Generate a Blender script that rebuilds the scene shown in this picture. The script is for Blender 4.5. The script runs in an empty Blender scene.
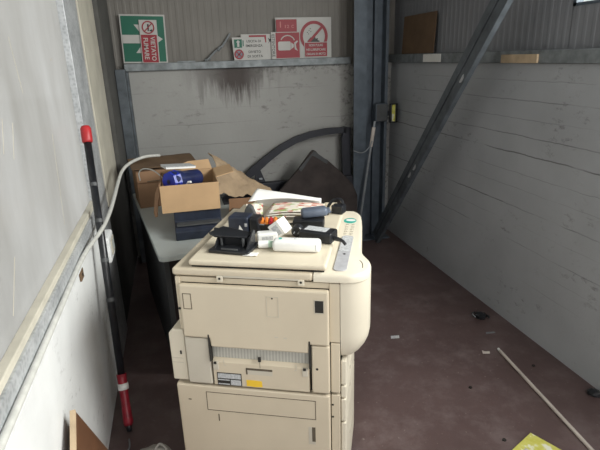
import bpy, bmesh, math, random
from mathutils import Vector, Matrix, noise
C = bpy.context.scene
R = math.radians
random.seed(7)

# ------------------------------------------------------------------ materials
def new_mat(name):
    m = bpy.data.materials.new(name); m.use_nodes = True
    nt = m.node_tree; b = nt.nodes['Principled BSDF']
    return m, nt, b

def coord(nt, scale=(1, 1, 1), kind='Object'):
    tc = nt.nodes.new('ShaderNodeTexCoord'); mp = nt.nodes.new('ShaderNodeMapping')
    mp.inputs['Scale'].default_value = scale
    nt.links.new(tc.outputs[kind], mp.inputs['Vector']); return mp.outputs['Vector']

def noise_node(nt, vec, scale, detail=4, rough=.55):
    n = nt.nodes.new('ShaderNodeTexNoise'); n.inputs['Scale'].default_value = scale
    n.inputs['Detail'].default_value = detail; n.inputs['Roughness'].default_value = rough
    nt.links.new(vec, n.inputs['Vector']); return n.outputs['Fac']

def ramp(nt, fac, stops):
    r = nt.nodes.new('ShaderNodeValToRGB'); e = r.color_ramp.elements
    while len(e) < len(stops): e.new(.5)
    for el, (p, c) in zip(e, stops):
        el.position = p; el.color = (*c, 1) if len(c) == 3 else c
    nt.links.new(fac, r.inputs['Fac']); return r.outputs['Color']

def mix(nt, fac, a, b, mode='MIX'):
    n = nt.nodes.new('ShaderNodeMix'); n.data_type = 'RGBA'; n.blend_type = mode
    for s, v in ((0, fac), (6, a), (7, b)):
        if isinstance(v, (int, float)): n.inputs[s].default_value = v
        elif isinstance(v, tuple): n.inputs[s].default_value = (*v, 1)
        else: nt.links.new(v, n.inputs[s])
    return n.outputs[2]

def math_n(nt, op, a, b=None, clamp=False):
    n = nt.nodes.new('ShaderNodeMath'); n.operation = op; n.use_clamp = clamp
    for i, v in ((0, a), (1, b)):
        if v is None: continue
        if isinstance(v, (int, float)): n.inputs[i].default_value = v
        else: nt.links.new(v, n.inputs[i])
    return n.outputs[0]

def bump(nt, b, h, strength=.2, dist=.01):
    n = nt.nodes.new('ShaderNodeBump'); n.inputs['Strength'].default_value = strength
    n.inputs['Distance'].default_value = dist
    nt.links.new(h, n.inputs['Height']); nt.links.new(n.outputs['Normal'], b.inputs['Normal'])

def plain(name, col, rough=.5, metal=0, var=.12, scale=30, bmp=.05, spec=.5):
    """plain paint / plastic / metal with a little procedural wear"""
    m, nt, b = new_mat(name)
    v = coord(nt); f = noise_node(nt, v, scale)
    d = tuple(max(0, c * (1 - var)) for c in col); l = tuple(min(1, c * (1 + var)) for c in col)
    nt.links.new(ramp(nt, f, [(.3, d), (.7, l)]), b.inputs['Base Color'])
    b.inputs['Roughness'].default_value = rough; b.inputs['Metallic'].default_value = metal
    b.inputs['Specular IOR Level'].default_value = spec
    if bmp: bump(nt, b, f, bmp, .003)
    return m

def wall_mat(name, horizontal, stain_span, lines, seed=0.0, base=(.62, .62, .60)):
    """white painted rough masonry: broken horizontal course lines, dirt, damp stains"""
    m, nt, b = new_mat(name)
    tc = nt.nodes.new('ShaderNodeTexCoord')
    sep = nt.nodes.new('ShaderNodeSeparateXYZ'); nt.links.new(tc.outputs['Object'], sep.inputs[0])
    h = sep.outputs[horizontal]; z = sep.outputs['Z']
    v = coord(nt, (1, 1, 1))
    big = noise_node(nt, v, 1.7 + seed, 5)
    col = ramp(nt, big, [(.3, tuple(c * .86 for c in base)), (.7, base)])
    # broken course lines
    wob = math_n(nt, 'MULTIPLY', noise_node(nt, coord(nt, (2, 2, 2)), 3, 3), .02)
    zz = math_n(nt, 'ADD', z, wob)
    tot = None
    for (lz, th, st) in lines:
        d = math_n(nt, 'ABSOLUTE', math_n(nt, 'SUBTRACT', zz, lz + .01))
        k = math_n(nt, 'SUBTRACT', 1.0, math_n(nt, 'DIVIDE', d, th), True)
        gate = noise_node(nt, coord(nt, (1, 1, .15)), 1.1 + lz * .7, 4)
        g = math_n(nt, 'MULTIPLY', math_n(nt, 'SUBTRACT', gate, .40), 7, True)
        k = math_n(nt, 'MULTIPLY', math_n(nt, 'MULTIPLY', k, g, True), st, True)
        tot = k if tot is None else math_n(nt, 'MAXIMUM', tot, k)
    col = mix(nt, tot, col, (.10, .095, .09))
    # grimy scuffs
    sc = noise_node(nt, coord(nt, (3, 3, 6)), 4 + seed, 8, .7)
    patch = noise_node(nt, coord(nt, (1, 1, 1.5)), 1.3 + seed, 2)
    k = math_n(nt, 'MULTIPLY', math_n(nt, 'MULTIPLY', math_n(nt, 'SUBTRACT', sc, .56), 7, True),
               math_n(nt, 'MULTIPLY', math_n(nt, 'SUBTRACT', patch, .48), 7, True), True)
    col = mix(nt, math_n(nt, 'MULTIPLY', k, .65), col, (.13, .12, .115))
    if stain_span:   # damp runs below the ledge
        a, c2, zt = stain_span
        streak = noise_node(nt, coord(nt, (15, 15, 1.2)), 1.0, 5, .7)
        drop = math_n(nt, 'MULTIPLY', math_n(nt, 'SUBTRACT', zt, z), 1.3)       # 0 at ledge .. 1 at .38 below
        mid = math_n(nt, 'ABSOLUTE', math_n(nt, 'SUBTRACT', h, (a + c2) / 2))
        side = math_n(nt, 'SUBTRACT', 1.15, math_n(nt, 'DIVIDE', mid, (c2 - a) / 2), True)
        s = math_n(nt, 'SUBTRACT', math_n(nt, 'ADD', streak, math_n(nt, 'MULTIPLY', side, .30)), math_n(nt, 'ADD', math_n(nt, 'MULTIPLY', drop, .95), .38))
        s = math_n(nt, 'MULTIPLY', math_n(nt, 'MULTIPLY', s, 5, True), side, True)
        col = mix(nt, math_n(nt, 'MULTIPLY', s, .9), col, (.045, .03, .027))
        # thin dirty line right below ledge and down the right corner
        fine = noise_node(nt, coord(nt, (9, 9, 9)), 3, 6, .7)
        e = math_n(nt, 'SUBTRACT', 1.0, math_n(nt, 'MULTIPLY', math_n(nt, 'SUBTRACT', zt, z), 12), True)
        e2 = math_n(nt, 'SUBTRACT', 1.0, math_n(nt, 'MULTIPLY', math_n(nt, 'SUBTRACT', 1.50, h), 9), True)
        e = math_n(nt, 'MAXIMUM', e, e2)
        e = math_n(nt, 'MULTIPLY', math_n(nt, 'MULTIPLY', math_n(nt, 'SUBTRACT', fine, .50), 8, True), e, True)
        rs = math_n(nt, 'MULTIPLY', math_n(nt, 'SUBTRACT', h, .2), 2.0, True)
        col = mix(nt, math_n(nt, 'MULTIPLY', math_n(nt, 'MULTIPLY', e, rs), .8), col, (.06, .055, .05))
    nt.links.new(col, b.inputs['Base Color'])
    b.inputs['Roughness'].default_value = .75
    rough = math_n(nt, 'SUBTRACT', noise_node(nt, v, 45, 6), math_n(nt, 'MULTIPLY', tot, 1.5))
    bump(nt, b, rough, .25, .006)
    return m

M = {}
M['wall_back'] = wall_mat('painted_block_back', 'X', (.12, .92, 1.53), [(1.36, .004, .45), (1.10, .004, .5), (.93, .005, .5), (.62, .004, .5), (1.22, .003, .2)], .3, (.39, .385, .37))
M['wall_right'] = wall_mat('painted_block_right', 'Y', None, [(1.44, .003, .4), (1.335, .004, .6), (1.235, .003, .5), (1.14, .004, .75), (1.04, .005, .95), (.93, .003, .45), (.84, .003, .4), (.73, .005, .9), (.63, .003, .4), (.52, .004, .7), (.42, .003, .4), (.31, .004, .5)], .9, (.425, .44, .46))
M['wall_left'] = wall_mat('painted_panel_left', 'Y', None, [(.40, .002, .15)], 2.1, (.74, .75, .75))
def floor_mat():
    m, nt, b = new_mat('red_brown_floor')
    v = coord(nt); f = noise_node(nt, v, 1.2, 6, .6); g = noise_node(nt, v, 60, 4)
    col = ramp(nt, f, [(.3, (.078, .049, .047)), (.7, (.128, .086, .083))])
    col = mix(nt, math_n(nt, 'MULTIPLY', math_n(nt, 'SUBTRACT', g, .66), 9, True), col, (.26, .22, .20))
    d = noise_node(nt, v, 4.5, 8, .7)
    col = mix(nt, math_n(nt, 'MULTIPLY', math_n(nt, 'SUBTRACT', d, .48), 2.2, True), col, (.22, .175, .172))
    nt.links.new(col, b.inputs['Base Color'])
    r = math_n(nt, 'ADD', math_n(nt, 'MULTIPLY', d, .35), .30); nt.links.new(r, b.inputs['Roughness'])
    bump(nt, b, g, .08, .003); return m
M['floor'] = floor_mat()
def galv():
    m, nt, b = new_mat('galvanised_steel')
    vor = nt.nodes.new('ShaderNodeTexVoronoi'); vor.inputs['Scale'].default_value = 70
    nt.links.new(coord(nt), vor.inputs['Vector'])
    c = ramp(nt, vor.outputs['Distance'], [(.0, (.34, .36, .38)), (.6, (.60, .62, .64))])
    n = noise_node(nt, coord(nt), 9, 6); c = mix(nt, .35, c, ramp(nt, n, [(.35, (.2, .21, .22)), (.65, (.7, .71, .72))]))
    nt.links.new(c, b.inputs['Base Color']); b.inputs['Metallic'].default_value = .45; b.inputs['Roughness'].default_value = .5
    return m
M['galv'] = galv()
M['steel'] = plain('blue_grey_paint_steel', (.085, .105, .13), .5, .2, .2, 14)
M['brace'] = plain('worn_grey_steel', (.105, .12, .135), .55, .3, .3, 12)
M['ledge'] = plain('weathered_ledge_metal', (.22, .24, .25), .55, .3, .35, 16)
M['panel'] = plain('beige_corrugated_sheet', (.175, .162, .145), .55, 0, .12, 3)
M['panel_r'] = plain('grey_corrugated_sheet', (.21, .215, .23), .55, 0, .10, 3)
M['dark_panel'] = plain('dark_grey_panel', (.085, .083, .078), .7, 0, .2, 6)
M['beige_post'] = plain('beige_post_paint', (.52, .49, .41), .6, 0, .12, 8)
M['ceiling'] = plain('ceiling_grey', (.35, .35, .34), .8)
M['white_trim'] = plain('white_trim', (.75, .76, .76), .5)
M['hose'] = plain('white_hose_plastic', (.52, .52, .49), .45)
M['cream'] = plain('aged_cream_plastic', (.58, .505, .385), .42, 0, .05, 4, .02)
M['cream_l'] = plain('pale_cream_plastic', (.64, .585, .475), .42, 0, .05, 4, .02)
M['cream_t'] = plain('lid_cream_plastic', (.63, .56, .435), .40, 0, .06, 5, .02)
M['cream_g'] = plain('greyed_cream_plastic', (.52, .48, .40), .45, 0, .06, 5, .02)
M['core'] = plain('dark_gap', (.02, .018, .015), .8)
M['line'] = plain('seam_brown', (.10, .08, .055), .7)
M['black'] = plain('black_plastic', (.012, .013, .016), .32, 0, .3, 20, .02)
M['navy'] = plain('navy_black_plastic', (.018, .024, .042), .35, 0, .3, 20, .02)
M['slate'] = plain('slate_blue_plastic', (.10, .12, .16), .35, 0, .2, 20, .02)
M['darkgrey'] = plain('dark_grey_plastic', (.06, .063, .066), .5, 0, .2, 20)
M['white'] = plain('white_plastic', (.80, .80, .78), .35, 0, .04, 20, .02)
M['paper'] = plain('white_paper', (.78, .77, .74), .8, 0, .05, 10)
M['grey_label'] = plain('grey_label', (.45, .46, .47), .6, 0, .3, 140, 0)
M['lens'] = plain('clear_grey_cover', (.42, .42, .44), .12, 0, .1, 50, 0)
M['teal'] = plain('teal_mark', (.03, .36, .30), .5)
M['blue'] = plain('blue_plastic', (.015, .03, .33), .3, 0, .25, 18)
M['darkblue'] = plain('dark_blue_wrap', (.012, .018, .07), .35, 0, .4, 15)
M['card'] = plain('tan_cardboard', (.46, .30, .165), .85, 0, .10, 6)
M['card_d'] = plain('brown_cardboard', (.26, .15, .085), .85, 0, .15, 6)
M['kraft'] = plain('kraft_paper', (.36, .26, .165), .85, 0, .2, 8, .3)
M['desk'] = plain('pale_grey_laminate', (.42, .45, .44), .4, 0, .05, 8)
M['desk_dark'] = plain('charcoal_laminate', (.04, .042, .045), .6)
M['car'] = plain('black_blue_car_paint', (.006, .007, .015), .55, 0, .3, 8, .02)
M['board'] = plain('black_brown_felt', (.040, .031, .029), .9, 0, .35, 9, .2)
M['red'] = plain('red_paint', (.42, .02, .025), .45, 0, .2, 12)
M['red_d'] = plain('dark_red_plastic', (.26, .012, .025), .4, 0, .3, 25)
M['sred'] = plain('sign_red', (.27, .010, .022), .5, 0, .08, 8, 0)
M['pink'] = plain('faded_sign_print', (.50, .18, .17), .5)
M['sgreen'] = plain('sign_green', (.0, .11, .065), .5, 0, .08, 8, 0)
M['swhite'] = plain('sign_white', (.46, .45, .43), .5, 0, .06, 8, 0)
M['sblack'] = plain('sign_black', (.015, .015, .015), .5, 0, .1, 8, 0)
M['yellow'] = plain('yellow_sticker', (.80, .52, .04), .5, 0, .06, 8, 0)
M['orange'] = plain('orange_wrap', (.75, .22, .03), .4)
M['wood'] = plain('pale_wood', (.50, .38, .25), .8, 0, .2, 12)
M['brownboard'] = plain('brown_fibreboard', (.13, .08, .045), .85, 0, .2, 9)
M['orangewood'] = plain('orange_brown_veneer', (.12, .055, .028), .5, 0, .2, 9)
M['rod'] = plain('dull_white_rod', (.58, .52, .47), .5, 0, .1, 12)
M['rodm'] = plain('grey_metal_rod', (.30, .32, .34), .4, .4)
M['bag'] = plain('grey_white_bag', (.42, .40, .37), .5, 0, .2, 20, .5)
M['lid_green'] = plain('pale_green_plastic', (.45, .62, .50), .4)
M['outside'] = plain('outside_concrete', (.58, .57, .55), .9)
M['outwall'] = plain('outside_render_pale', (.72, .71, .68), .9)
M['outred'] = plain('outside_red_band', (.50, .25, .20), .9)

def printed():
    m, nt, b = new_mat('colour_printed_paper')
    vor = nt.nodes.new('ShaderNodeTexVoronoi'); vor.inputs['Scale'].default_value = 38
    nt.links.new(coord(nt, (1, 1.6, 1)), vor.inputs['Vector'])
    sp = nt.nodes.new('ShaderNodeSeparateColor'); nt.links.new(vor.outputs['Color'], sp.inputs[0])
    c = ramp(nt, sp.outputs[0], [(0, (.75, .70, .62)), (.35, (.70, .48, .40)), (.5, (.55, .16, .13)), (.62, (.80, .74, .60)), (.8, (.35, .45, .18)), (.92, (.85, .82, .75))])
    c.node.color_ramp.interpolation = 'CONSTANT'
    nt.links.new(c, b.inputs['Base Color']); b.inputs['Roughness'].default_value = .4; return m
M['printed'] = printed()
def yprint():
    m, nt, b = new_mat('yellow_printed_cover')
    n = noise_node(nt, coord(nt), 22, 3)
    nt.links.new(ramp(nt, n, [(.35, (.55, .52, .08)), (.55, (.62, .60, .16)), (.64, (.75, .75, .62))]), b.inputs['Base Color'])
    b.inputs['Roughness'].default_value = .45; return m
M['yprint'] = yprint()
def ribbed():
    m, nt, b = new_mat('grey_ribbed_inner_guide')
    w = nt.nodes.new('ShaderNodeTexWave'); w.inputs['Scale'].default_value = 28; w.inputs['Distortion'].default_value = .4
    nt.links.new(coord(nt), w.inputs['Vector'])
    nt.links.new(ramp(nt, w.outputs['Fac'], [(0, (.36, .35, .31)), (1, (.50, .49, .44))]), b.inputs['Base Color'])
    b.inputs['Roughness'].default_value = .4; return m
M['ribbed'] = ribbed()
def plastic_sheet():
    """milky plastic sheeting in the window: mostly diffusing, a little see-through"""
    m = bpy.data.materials.new('milky_plastic_sheet'); m.use_nodes = True; nt = m.node_tree
    for n in list(nt.nodes): nt.nodes.remove(n)
    out = nt.nodes.new('ShaderNodeOutputMaterial')
    tl = nt.nodes.new('ShaderNodeBsdfTranslucent'); tr = nt.nodes.new('ShaderNodeBsdfTransparent'); gl = nt.nodes.new('ShaderNodeBsdfGlossy')
    gl.inputs['Roughness'].default_value = .25; gl.inputs['Color'].default_value = (.8, .8, .8, 1)
    f = noise_node(nt, coord(nt, (1, 1, .35)), 3.5, 6, .6)
    nt.links.new(ramp(nt, f, [(.3, (.74, .725, .69)), (.7, (.95, .945, .925))]), tl.inputs['Color'])
    tr.inputs['Color'].default_value = (.86, .86, .84, 1)
    m1 = nt.nodes.new('ShaderNodeMixShader'); m1.inputs[0].default_value = .30
    nt.links.new(tl.outputs[0], m1.inputs[1]); nt.links.new(tr.outputs[0], m1.inputs[2])
    m2 = nt.nodes.new('ShaderNodeMixShader'); m2.inputs[0].default_value = .06
    nt.links.new(m1.outputs[0], m2.inputs[1]); nt.links.new(gl.outputs[0], m2.inputs[2])
    nt.links.new(m2.outputs[0], out.inputs['Surface']); return m
M['sheet'] = plastic_sheet()
def glass():
    m = bpy.data.materials.new('clear_pane'); m.use_nodes = True; nt = m.node_tree
    for n in list(nt.nodes): nt.nodes.remove(n)
    out = nt.nodes.new('ShaderNodeOutputMaterial'); tr = nt.nodes.new('ShaderNodeBsdfTransparent'); gl = nt.nodes.new('ShaderNodeBsdfGlossy')
    gl.inputs['Roughness'].default_value = .05; tr.inputs['Color'].default_value = (.93, .95, .95, 1)
    m1 = nt.nodes.new('ShaderNodeMixShader'); m1.inputs[0].default_value = .06
    nt.links.new(tr.outputs[0], m1.inputs[1]); nt.links.new(gl.outputs[0], m1.inputs[2]); nt.links.new(m1.outputs[0], out.inputs['Surface']); return m
M['glass'] = glass()

# ------------------------------------------------------------------ mesh helpers
class MB:
    def __init__(s): s.bm = bmesh.new()
    def _bev(s, verts, bev, seg=2):
        if bev <= 0: return
        edges = list({e for v in verts for e in v.link_edges})
        bmesh.ops.bevel(s.bm, geom=edges, offset=bev, segments=seg, profile=.5, affect='EDGES', clamp_overlap=True)
    def box(s, x0, x1, y0, y1, z0, z1, bev=0, seg=2, mat=None):
        r = bmesh.ops.create_cube(s.bm, size=1)['verts']
        for v in r:
            v.co = Vector((x0 + (v.co.x + .5) * (x1 - x0), y0 + (v.co.y + .5) * (y1 - y0), z0 + (v.co.z + .5) * (z1 - z0)))
            if mat: v.co = mat @ v.co
        s._bev(r, bev, seg); return s
    def prism(s, pts, axis, a, b, bev=0, mat=None):
        """polygon pts extruded along axis ('x','y','z') between a and b"""
        def P(p, t):
            v = {'x': Vector((t, p[0], p[1])), 'y': Vector((p[0], t, p[1])), 'z': Vector((p[0], p[1], t))}[axis]
            return mat @ v if mat else v
        A = [s.bm.verts.new(P(p, a)) for p in pts]; B = [s.bm.verts.new(P(p, b)) for p in pts]
        fs = [s.bm.faces.new(A), s.bm.faces.new(B[::-1])]
        n = len(pts)
        for i in range(n): fs.append(s.bm.faces.new([A[i], B[i], B[(i + 1) % n], A[(i + 1) % n]][::-1]))
        bmesh.ops.recalc_face_normals(s.bm, faces=fs)
        if bev: s._bev(A + B, bev)
        return s
    def loft(s, rings, cap=True):
        V = [[s.bm.verts.new(Vector(p)) for p in r] for r in rings]; fs = []
        n = len(V[0])
        for a, b in zip(V, V[1:]):
            for i in range(n): fs.append(s.bm.faces.new([a[i], a[(i + 1) % n], b[(i + 1) % n], b[i]]))
        if cap: fs += [s.bm.faces.new(V[0][::-1]), s.bm.faces.new(V[-1])]
        bmesh.ops.recalc_face_normals(s.bm, faces=fs); return s
    def cyl(s, p0, p1, r0, r1=None, n=20, steps=None):
        p0, p1 = Vector(p0), Vector(p1); r1 = r0 if r1 is None else r1
        q = (p1 - p0).to_track_quat('Z', 'Y')
        prof = steps or [(0, r0), (1, r1)]
        rings = [[p0.lerp(p1, t) + q @ Vector((math.cos(k * 2 * math.pi / n) * r, math.sin(k * 2 * math.pi / n) * r, 0)) for k in range(n)] for t, r in prof]
        return s.loft(rings)
    def tube(s, pts, r, n=8, sub=6):
        P = [Vector(p) for p in pts]
        if sub and len(P) > 2:
            Q = []
            for i in range(len(P) - 1):
                a, b, c, d = P[max(i - 1, 0)], P[i], P[i + 1], P[min(i + 2, len(P) - 1)]
                for k in range(sub):
                    t = k / sub
                    Q.append(.5 * ((2 * b) + (-a + c) * t + (2 * a - 5 * b + 4 * c - d) * t * t + (-a + 3 * b - 3 * c + d) * t ** 3))
            Q.append(P[-1]); P = Q
        up = Vector((0, 0, 1)); rings = []; prev = None
        for i, p in enumerate(P):
            t = (P[min(i + 1, len(P) - 1)] - P[max(i - 1, 0)]).normalized()
            if prev is None: prev = t.cross(up if abs(t.z) < .9 else Vector((1, 0, 0))).normalized()
            prev = (prev - t * prev.dot(t)).normalized(); b = t.cross(prev)
            rings.append([p + (prev * math.cos(k * 2 * math.pi / n) + b * math.sin(k * 2 * math.pi / n)) * r for k in range(n)])
        return s.loft(rings)
    def grid(s, fn, nu, nv):
        V = [[s.bm.verts.new(Vector(fn(i / nu, j / nv))) for i in range(nu + 1)] for j in range(nv + 1)]
        for j in range(nv):
            for i in range(nu): s.bm.faces.new([V[j][i], V[j][i + 1], V[j + 1][i + 1], V[j + 1][i]])
        return s
    def build(s, name, mat, parent=None, smooth=False, solid=0):
        me = bpy.data.meshes.new(name)
        s.bm.to_mesh(me); s.bm.free()
        me.materials.append(M[mat] if isinstance(mat, str) else mat)
        if smooth:
            for p in me.polygons: p.use_smooth = True
        o = bpy.data.objects.new(name, me); C.collection.objects.link(o)
        if parent: o.parent = parent
        if solid:
            md = o.modifiers.new('thickness', 'SOLIDIFY'); md.thickness = solid; md.offset = 0
        return o

def tag(o, label, cat, group=None):
    o['label'] = label; o['category'] = cat
    if group: o['group'] = group
    return o
def thing(name, label, cat, loc=(0, 0, 0), rot=(0, 0, 0), group=None):
    o = bpy.data.objects.new(name, None); C.collection.objects.link(o); o.empty_display_size = .05
    o.location = loc; o.rotation_euler = rot
    return tag(o, label, cat, group)
def struct(o): o['kind'] = 'structure'; return o
def rrect(x0, x1, y0, y1, r, n=5):
    pts = []
    for cx, cy, a in ((x1 - r, y1 - r, 0), (x0 + r, y1 - r, 90), (x0 + r, y0 + r, 180), (x1 - r, y0 + r, 270)):
        for k in range(n + 1):
            t = R(a + 90 * k / n); pts.append((cx + r * math.cos(t), cy + r * math.sin(t)))
    return pts
def circle(cx, cy, r, n=32): return [(cx + r * math.cos(2 * math.pi * k / n), cy + r * math.sin(2 * math.pi * k / n)) for k in range(n)]
def lettering(txt, mat, parent, cx, y, cz, width, height, name='lettering', M4=None):
    """text mesh in the XZ plane facing -Y, centred on (cx, cz), fitted to width x height"""
    cu = bpy.data.curves.new('t', 'FONT'); cu.body = txt; cu.align_x = 'CENTER'; cu.extrude = .02; cu.offset = .018; cu.resolution_u = 3
    to = bpy.data.objects.new('t', cu); C.collection.objects.link(to)
    bpy.context.view_layer.update()
    me = bpy.data.meshes.new_from_object(to.evaluated_get(bpy.context.evaluated_depsgraph_get()))
    bpy.data.objects.remove(to); bpy.data.curves.remove(cu)
    xs = [v.co.x for v in me.vertices]; ys = [v.co.y for v in me.vertices]
    sx = width / (max(xs) - min(xs)); sy = height / (max(ys) - min(ys)); mx = (max(xs) + min(xs)) / 2; my = (max(ys) + min(ys)) / 2
    for v in me.vertices:
        p = Vector((cx + (v.co.x - mx) * sx, y - v.co.z * .02, cz + (v.co.y - my) * sy))
        v.co = M4 @ p if M4 else p
    me.name = name; me.materials.clear(); me.materials.append(M[mat])
    o = bpy.data.objects.new(name, me); C.collection.objects.link(o); o.parent = parent; return o

# ------------------------------------------------------------------ the room
XL, XR, YB, Y0, ZC = -.43, 1.885, 4.25, -1.6, 3.2
struct(MB().box(XL - .12, XR + .14, Y0, YB + .12, -.08, 0).build('floor', 'floor'))
struct(MB().box(XL - .12, XR + .14, Y0, YB + .12, ZC, ZC + .08).build('ceiling', 'ceiling'))
struct(MB().box(XL, XR, YB, YB + .12, 0, 1.532).build('wall_back', 'wall_back'))
# right wall: masonry front with slightly ragged foot
struct(MB().box(XR, XR + .14, Y0, YB + .12, 0, 1.53).build('wall_right', 'wall_right'))
struct(MB().box(XL - .12, XL, Y0, 2.62, 0, .86).build('wall_left', 'wall_left'))
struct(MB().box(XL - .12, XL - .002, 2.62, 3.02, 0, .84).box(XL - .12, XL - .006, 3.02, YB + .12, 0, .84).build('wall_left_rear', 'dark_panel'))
def corrugated(name, mat, along, a, b, z0, z1, pos, depth, pitch=.055, sgn=1):
    pts = []; t = a
    while t < b - 1e-6:
        for k, dd in ((0, 0), (.5, 0), (.6, 1), (.9, 1)):
            q = min(t + k * pitch, b); pts.append((q, pos - sgn * dd * .0018))
        t += pitch
    pts.append((b, pos))
    poly = pts + [(b, pos + sgn * .04), (a, pos + sgn * .04)]
    if along == 'y': poly = [(q, p) for p, q in poly]
    return struct(MB().prism(poly, 'z', z0, z1).build(name, mat))
corrugated('wall_back_upper', 'panel', 'x', XL, XR + .05, 1.515, ZC, YB + .03, .004)
corrugated('wall_right_upper', 'panel_r', 'y', 2.215, YB + .03, 1.53, ZC, XR + .035, .004)
corrugated('wall_right_upper', 'panel_r', 'y', Y0, 2.215, 1.53, 1.792, XR + .035, .004)
corrugated('wall_right_upper', 'panel_r', 'y', Y0, 2.215, 2.75, ZC, XR + .035, .004)
# unseen wall with a door gap, added behind the viewer to cut ambient light
struct(MB().box(XL - .12, .35, Y0 - .12, Y0, 0, ZC).box(.35, XR + .14, Y0 - .12, Y0, 2.35, ZC).build('ambient_block_wall', 'wall_left'))
# ledges
struct(MB().box(XL + .10, 1.50, YB - .040, YB + .028, 1.532, 1.588, .004).build('trim_1', 'ledge'))
struct(MB().box(XR - .03, XR + .033, Y0, YB, 1.532, 1.597, .004).build('trim_2', 'ledge'))
# high window in the right wall
w = MB()
for (a, b, c, d) in ((Y0, 2.215, 1.792, 1.806), (Y0, 2.215, 2.72, 2.75), (2.195, 2.215, 1.792, 2.75), (Y0, Y0 + .03, 1.792, 2.75), (.93, .97, 1.8, 2.75), (-.35, -.31, 1.8, 2.75)):
    w.box(XR + .03, XR + .07, a, b, c, d)
w = struct(w.build('window_2', 'steel'))
MB().box(XR + .048, XR + .052, Y0 + .03, 2.195, 1.806, 2.72).build('pane', 'glass', w)
# big milky window in the left wall
f = MB()
f.box(XL - .05, XL + .010, Y0, 2.62, .866, .922, .003)
f.box(XL - .05, XL + .0, Y0, 2.66, 3.02, ZC)
f.box(XL - .05, XL + .0, Y0, Y0 + .05, .925, 3.02)
w = struct(f.build('window_1', 'galv'))
for y, z, l, a in ((1.52, 1.42, .10, 62), (1.60, 1.395, .11, 60), (1.50, 1.62, .06, 20), (1.78, 1.60, .17, -78), (1.35, 1.05, .16, 50), (2.30, 1.62, .04, 10), (2.05, 1.18, .35, 78)):
    T = Matrix.Translation((XL - .0255, y, z)) @ Matrix.Rotation(R(a), 4, 'X')
    MB().box(-.0004, .0004, -l / 2, l / 2, -.0014, .0014, mat=T).build('scuff', 'cream_g', w)
MB().box(XL - .03, XL - .026, Y0 + .05, 2.64, .925, 3.02).build('pane', 'sheet', w)
MB().box(XL - .026, XL + .002, Y0 + .05, 2.62, .922, .945, .003).build('window_bead', 'beige_post', w)
struct(MB().box(XL, XL + .010, Y0, 2.62, .825, .862, .003).build('trim_3', 'white_trim'))
# uprights of the left wall
struct(MB().box(XL - .05, XL + .003, 2.62, 2.985, .84, ZC, .002).box(XL - .0025, XL + .004, 2.62, 2.985, 0, .84, .002).build('trim_4', 'galv'))
struct(MB().box(XL - .05, XL + .008, 3.01, 3.62, .80, ZC, .003).build('trim_5', 'beige_post'))
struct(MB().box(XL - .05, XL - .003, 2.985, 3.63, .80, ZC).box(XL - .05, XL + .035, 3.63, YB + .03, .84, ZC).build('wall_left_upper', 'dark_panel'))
c = MB().box(XL + .038, XL + .11, 4.10, YB - .001, 0, 1.55, .003)
c.box(XL + .11, XL + .125, 4.16, YB - .001, 0, 1.53, .002)
struct(c.build('trim_6', 'brace'))

# steel corner column (profile in plan)
col = thing('steel_column', 'tall blue-grey steel column in the back right corner', 'column', (0, 0, 0))
prof = [(1.462, 4.03), (1.572, 4.03), (1.572, 4.042), (1.555, 4.045), (1.555, 4.13), (1.66, 4.13), (1.66, 4.09), (1.685, 4.09), (1.685, 4.13),
        (1.745, 4.13), (1.745, 4.05), (1.77, 4.05), (1.77, 4.20), (1.53, 4.20), (1.53, 4.045), (1.462, 4.042)]
MB().prism(prof, 'z', 0.012, ZC - .001, 0).build('shaft', 'steel', col)
MB().box(1.45, 1.80, 4.0, 4.235, 0, .012).build('base_plate', 'steel', col)

# diagonal brace: two back-to-back flats in a plane beside the right wall
br = thing('diagonal_brace', 'grey steel brace slanting up the right wall from the corner column', 'brace')
p0 = Vector((1.63, 3.985, .0)); p1 = Vector((1.63, 2.40, 1.84)); dv = (p1 - p0).normalized(); L = 3.9
side = Vector((0, dv.z, -dv.y)); nrm = Vector((1, 0, 0))
def bm_mat(o, a, b, c2): return Matrix(((a.x, b.x, c2.x, o.x), (a.y, b.y, c2.y, o.y), (a.z, b.z, c2.z, o.z), (0, 0, 0, 1)))
T = bm_mat(p0, dv, nrm, side)
MB().box(.062, L, 0, .035, .005, .056, .003, mat=T).build('channel', 'brace', br)
MB().box(.062, L, 0, .035, -.064, -.003, .003, mat=T).build('channel', 'brace', br)
MB().box(.07, L, .012, .032, -.01, .01, mat=T).build('packer', 'core', br)
for t, q in ((1.02, -.030), (1.12, -.040), (1.95, -.040)):
    b = MB().prism([(t + .028 * math.cos(a) * (1 + .3 * math.sin(3 * a)), q + .014 * math.sin(a) * (1 + .3 * math.cos(2 * a))) for a in [k * math.pi / 6 for k in range(12)]], 'y', -.0012, .0, mat=T)
    b.build('paint_patch', 'grey_label', br)

# electrical box on the column
e = thing('junction_box', 'dark green-grey electrical box fixed on the corner column', 'electrical box', (1.70, 4.048, 1.135))
MB().box(-.055, .055, -.05, 0, -.075, .075, .006).build('housing', 'steel', e)
MB().box(-.048, .048, -.056, -.05, -.068, .068, .002).build('cover', 'darkgrey', e)
e = thing('cable_bracket', 'black and yellow rectangular bracket between the column and right wall', 'bracket', (1.81, 4.0, 1.125))
k = MB()
for a in ((-.035, -.027, -.08, .08), (.027, .035, -.08, .08), (-.035, .035, .072, .08), (-.035, .035, -.08, -.072)): k.box(a[0], a[1], 0, .02, a[2], a[3], .002)
k.box(-.062, -.03, .004, .016, -.02, .02)
k.build('frame', 'black', e)
MB().box(-.014, .016, .004, .016, -.07, .07, .004).build('insert', M['yprint'], e)

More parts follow.
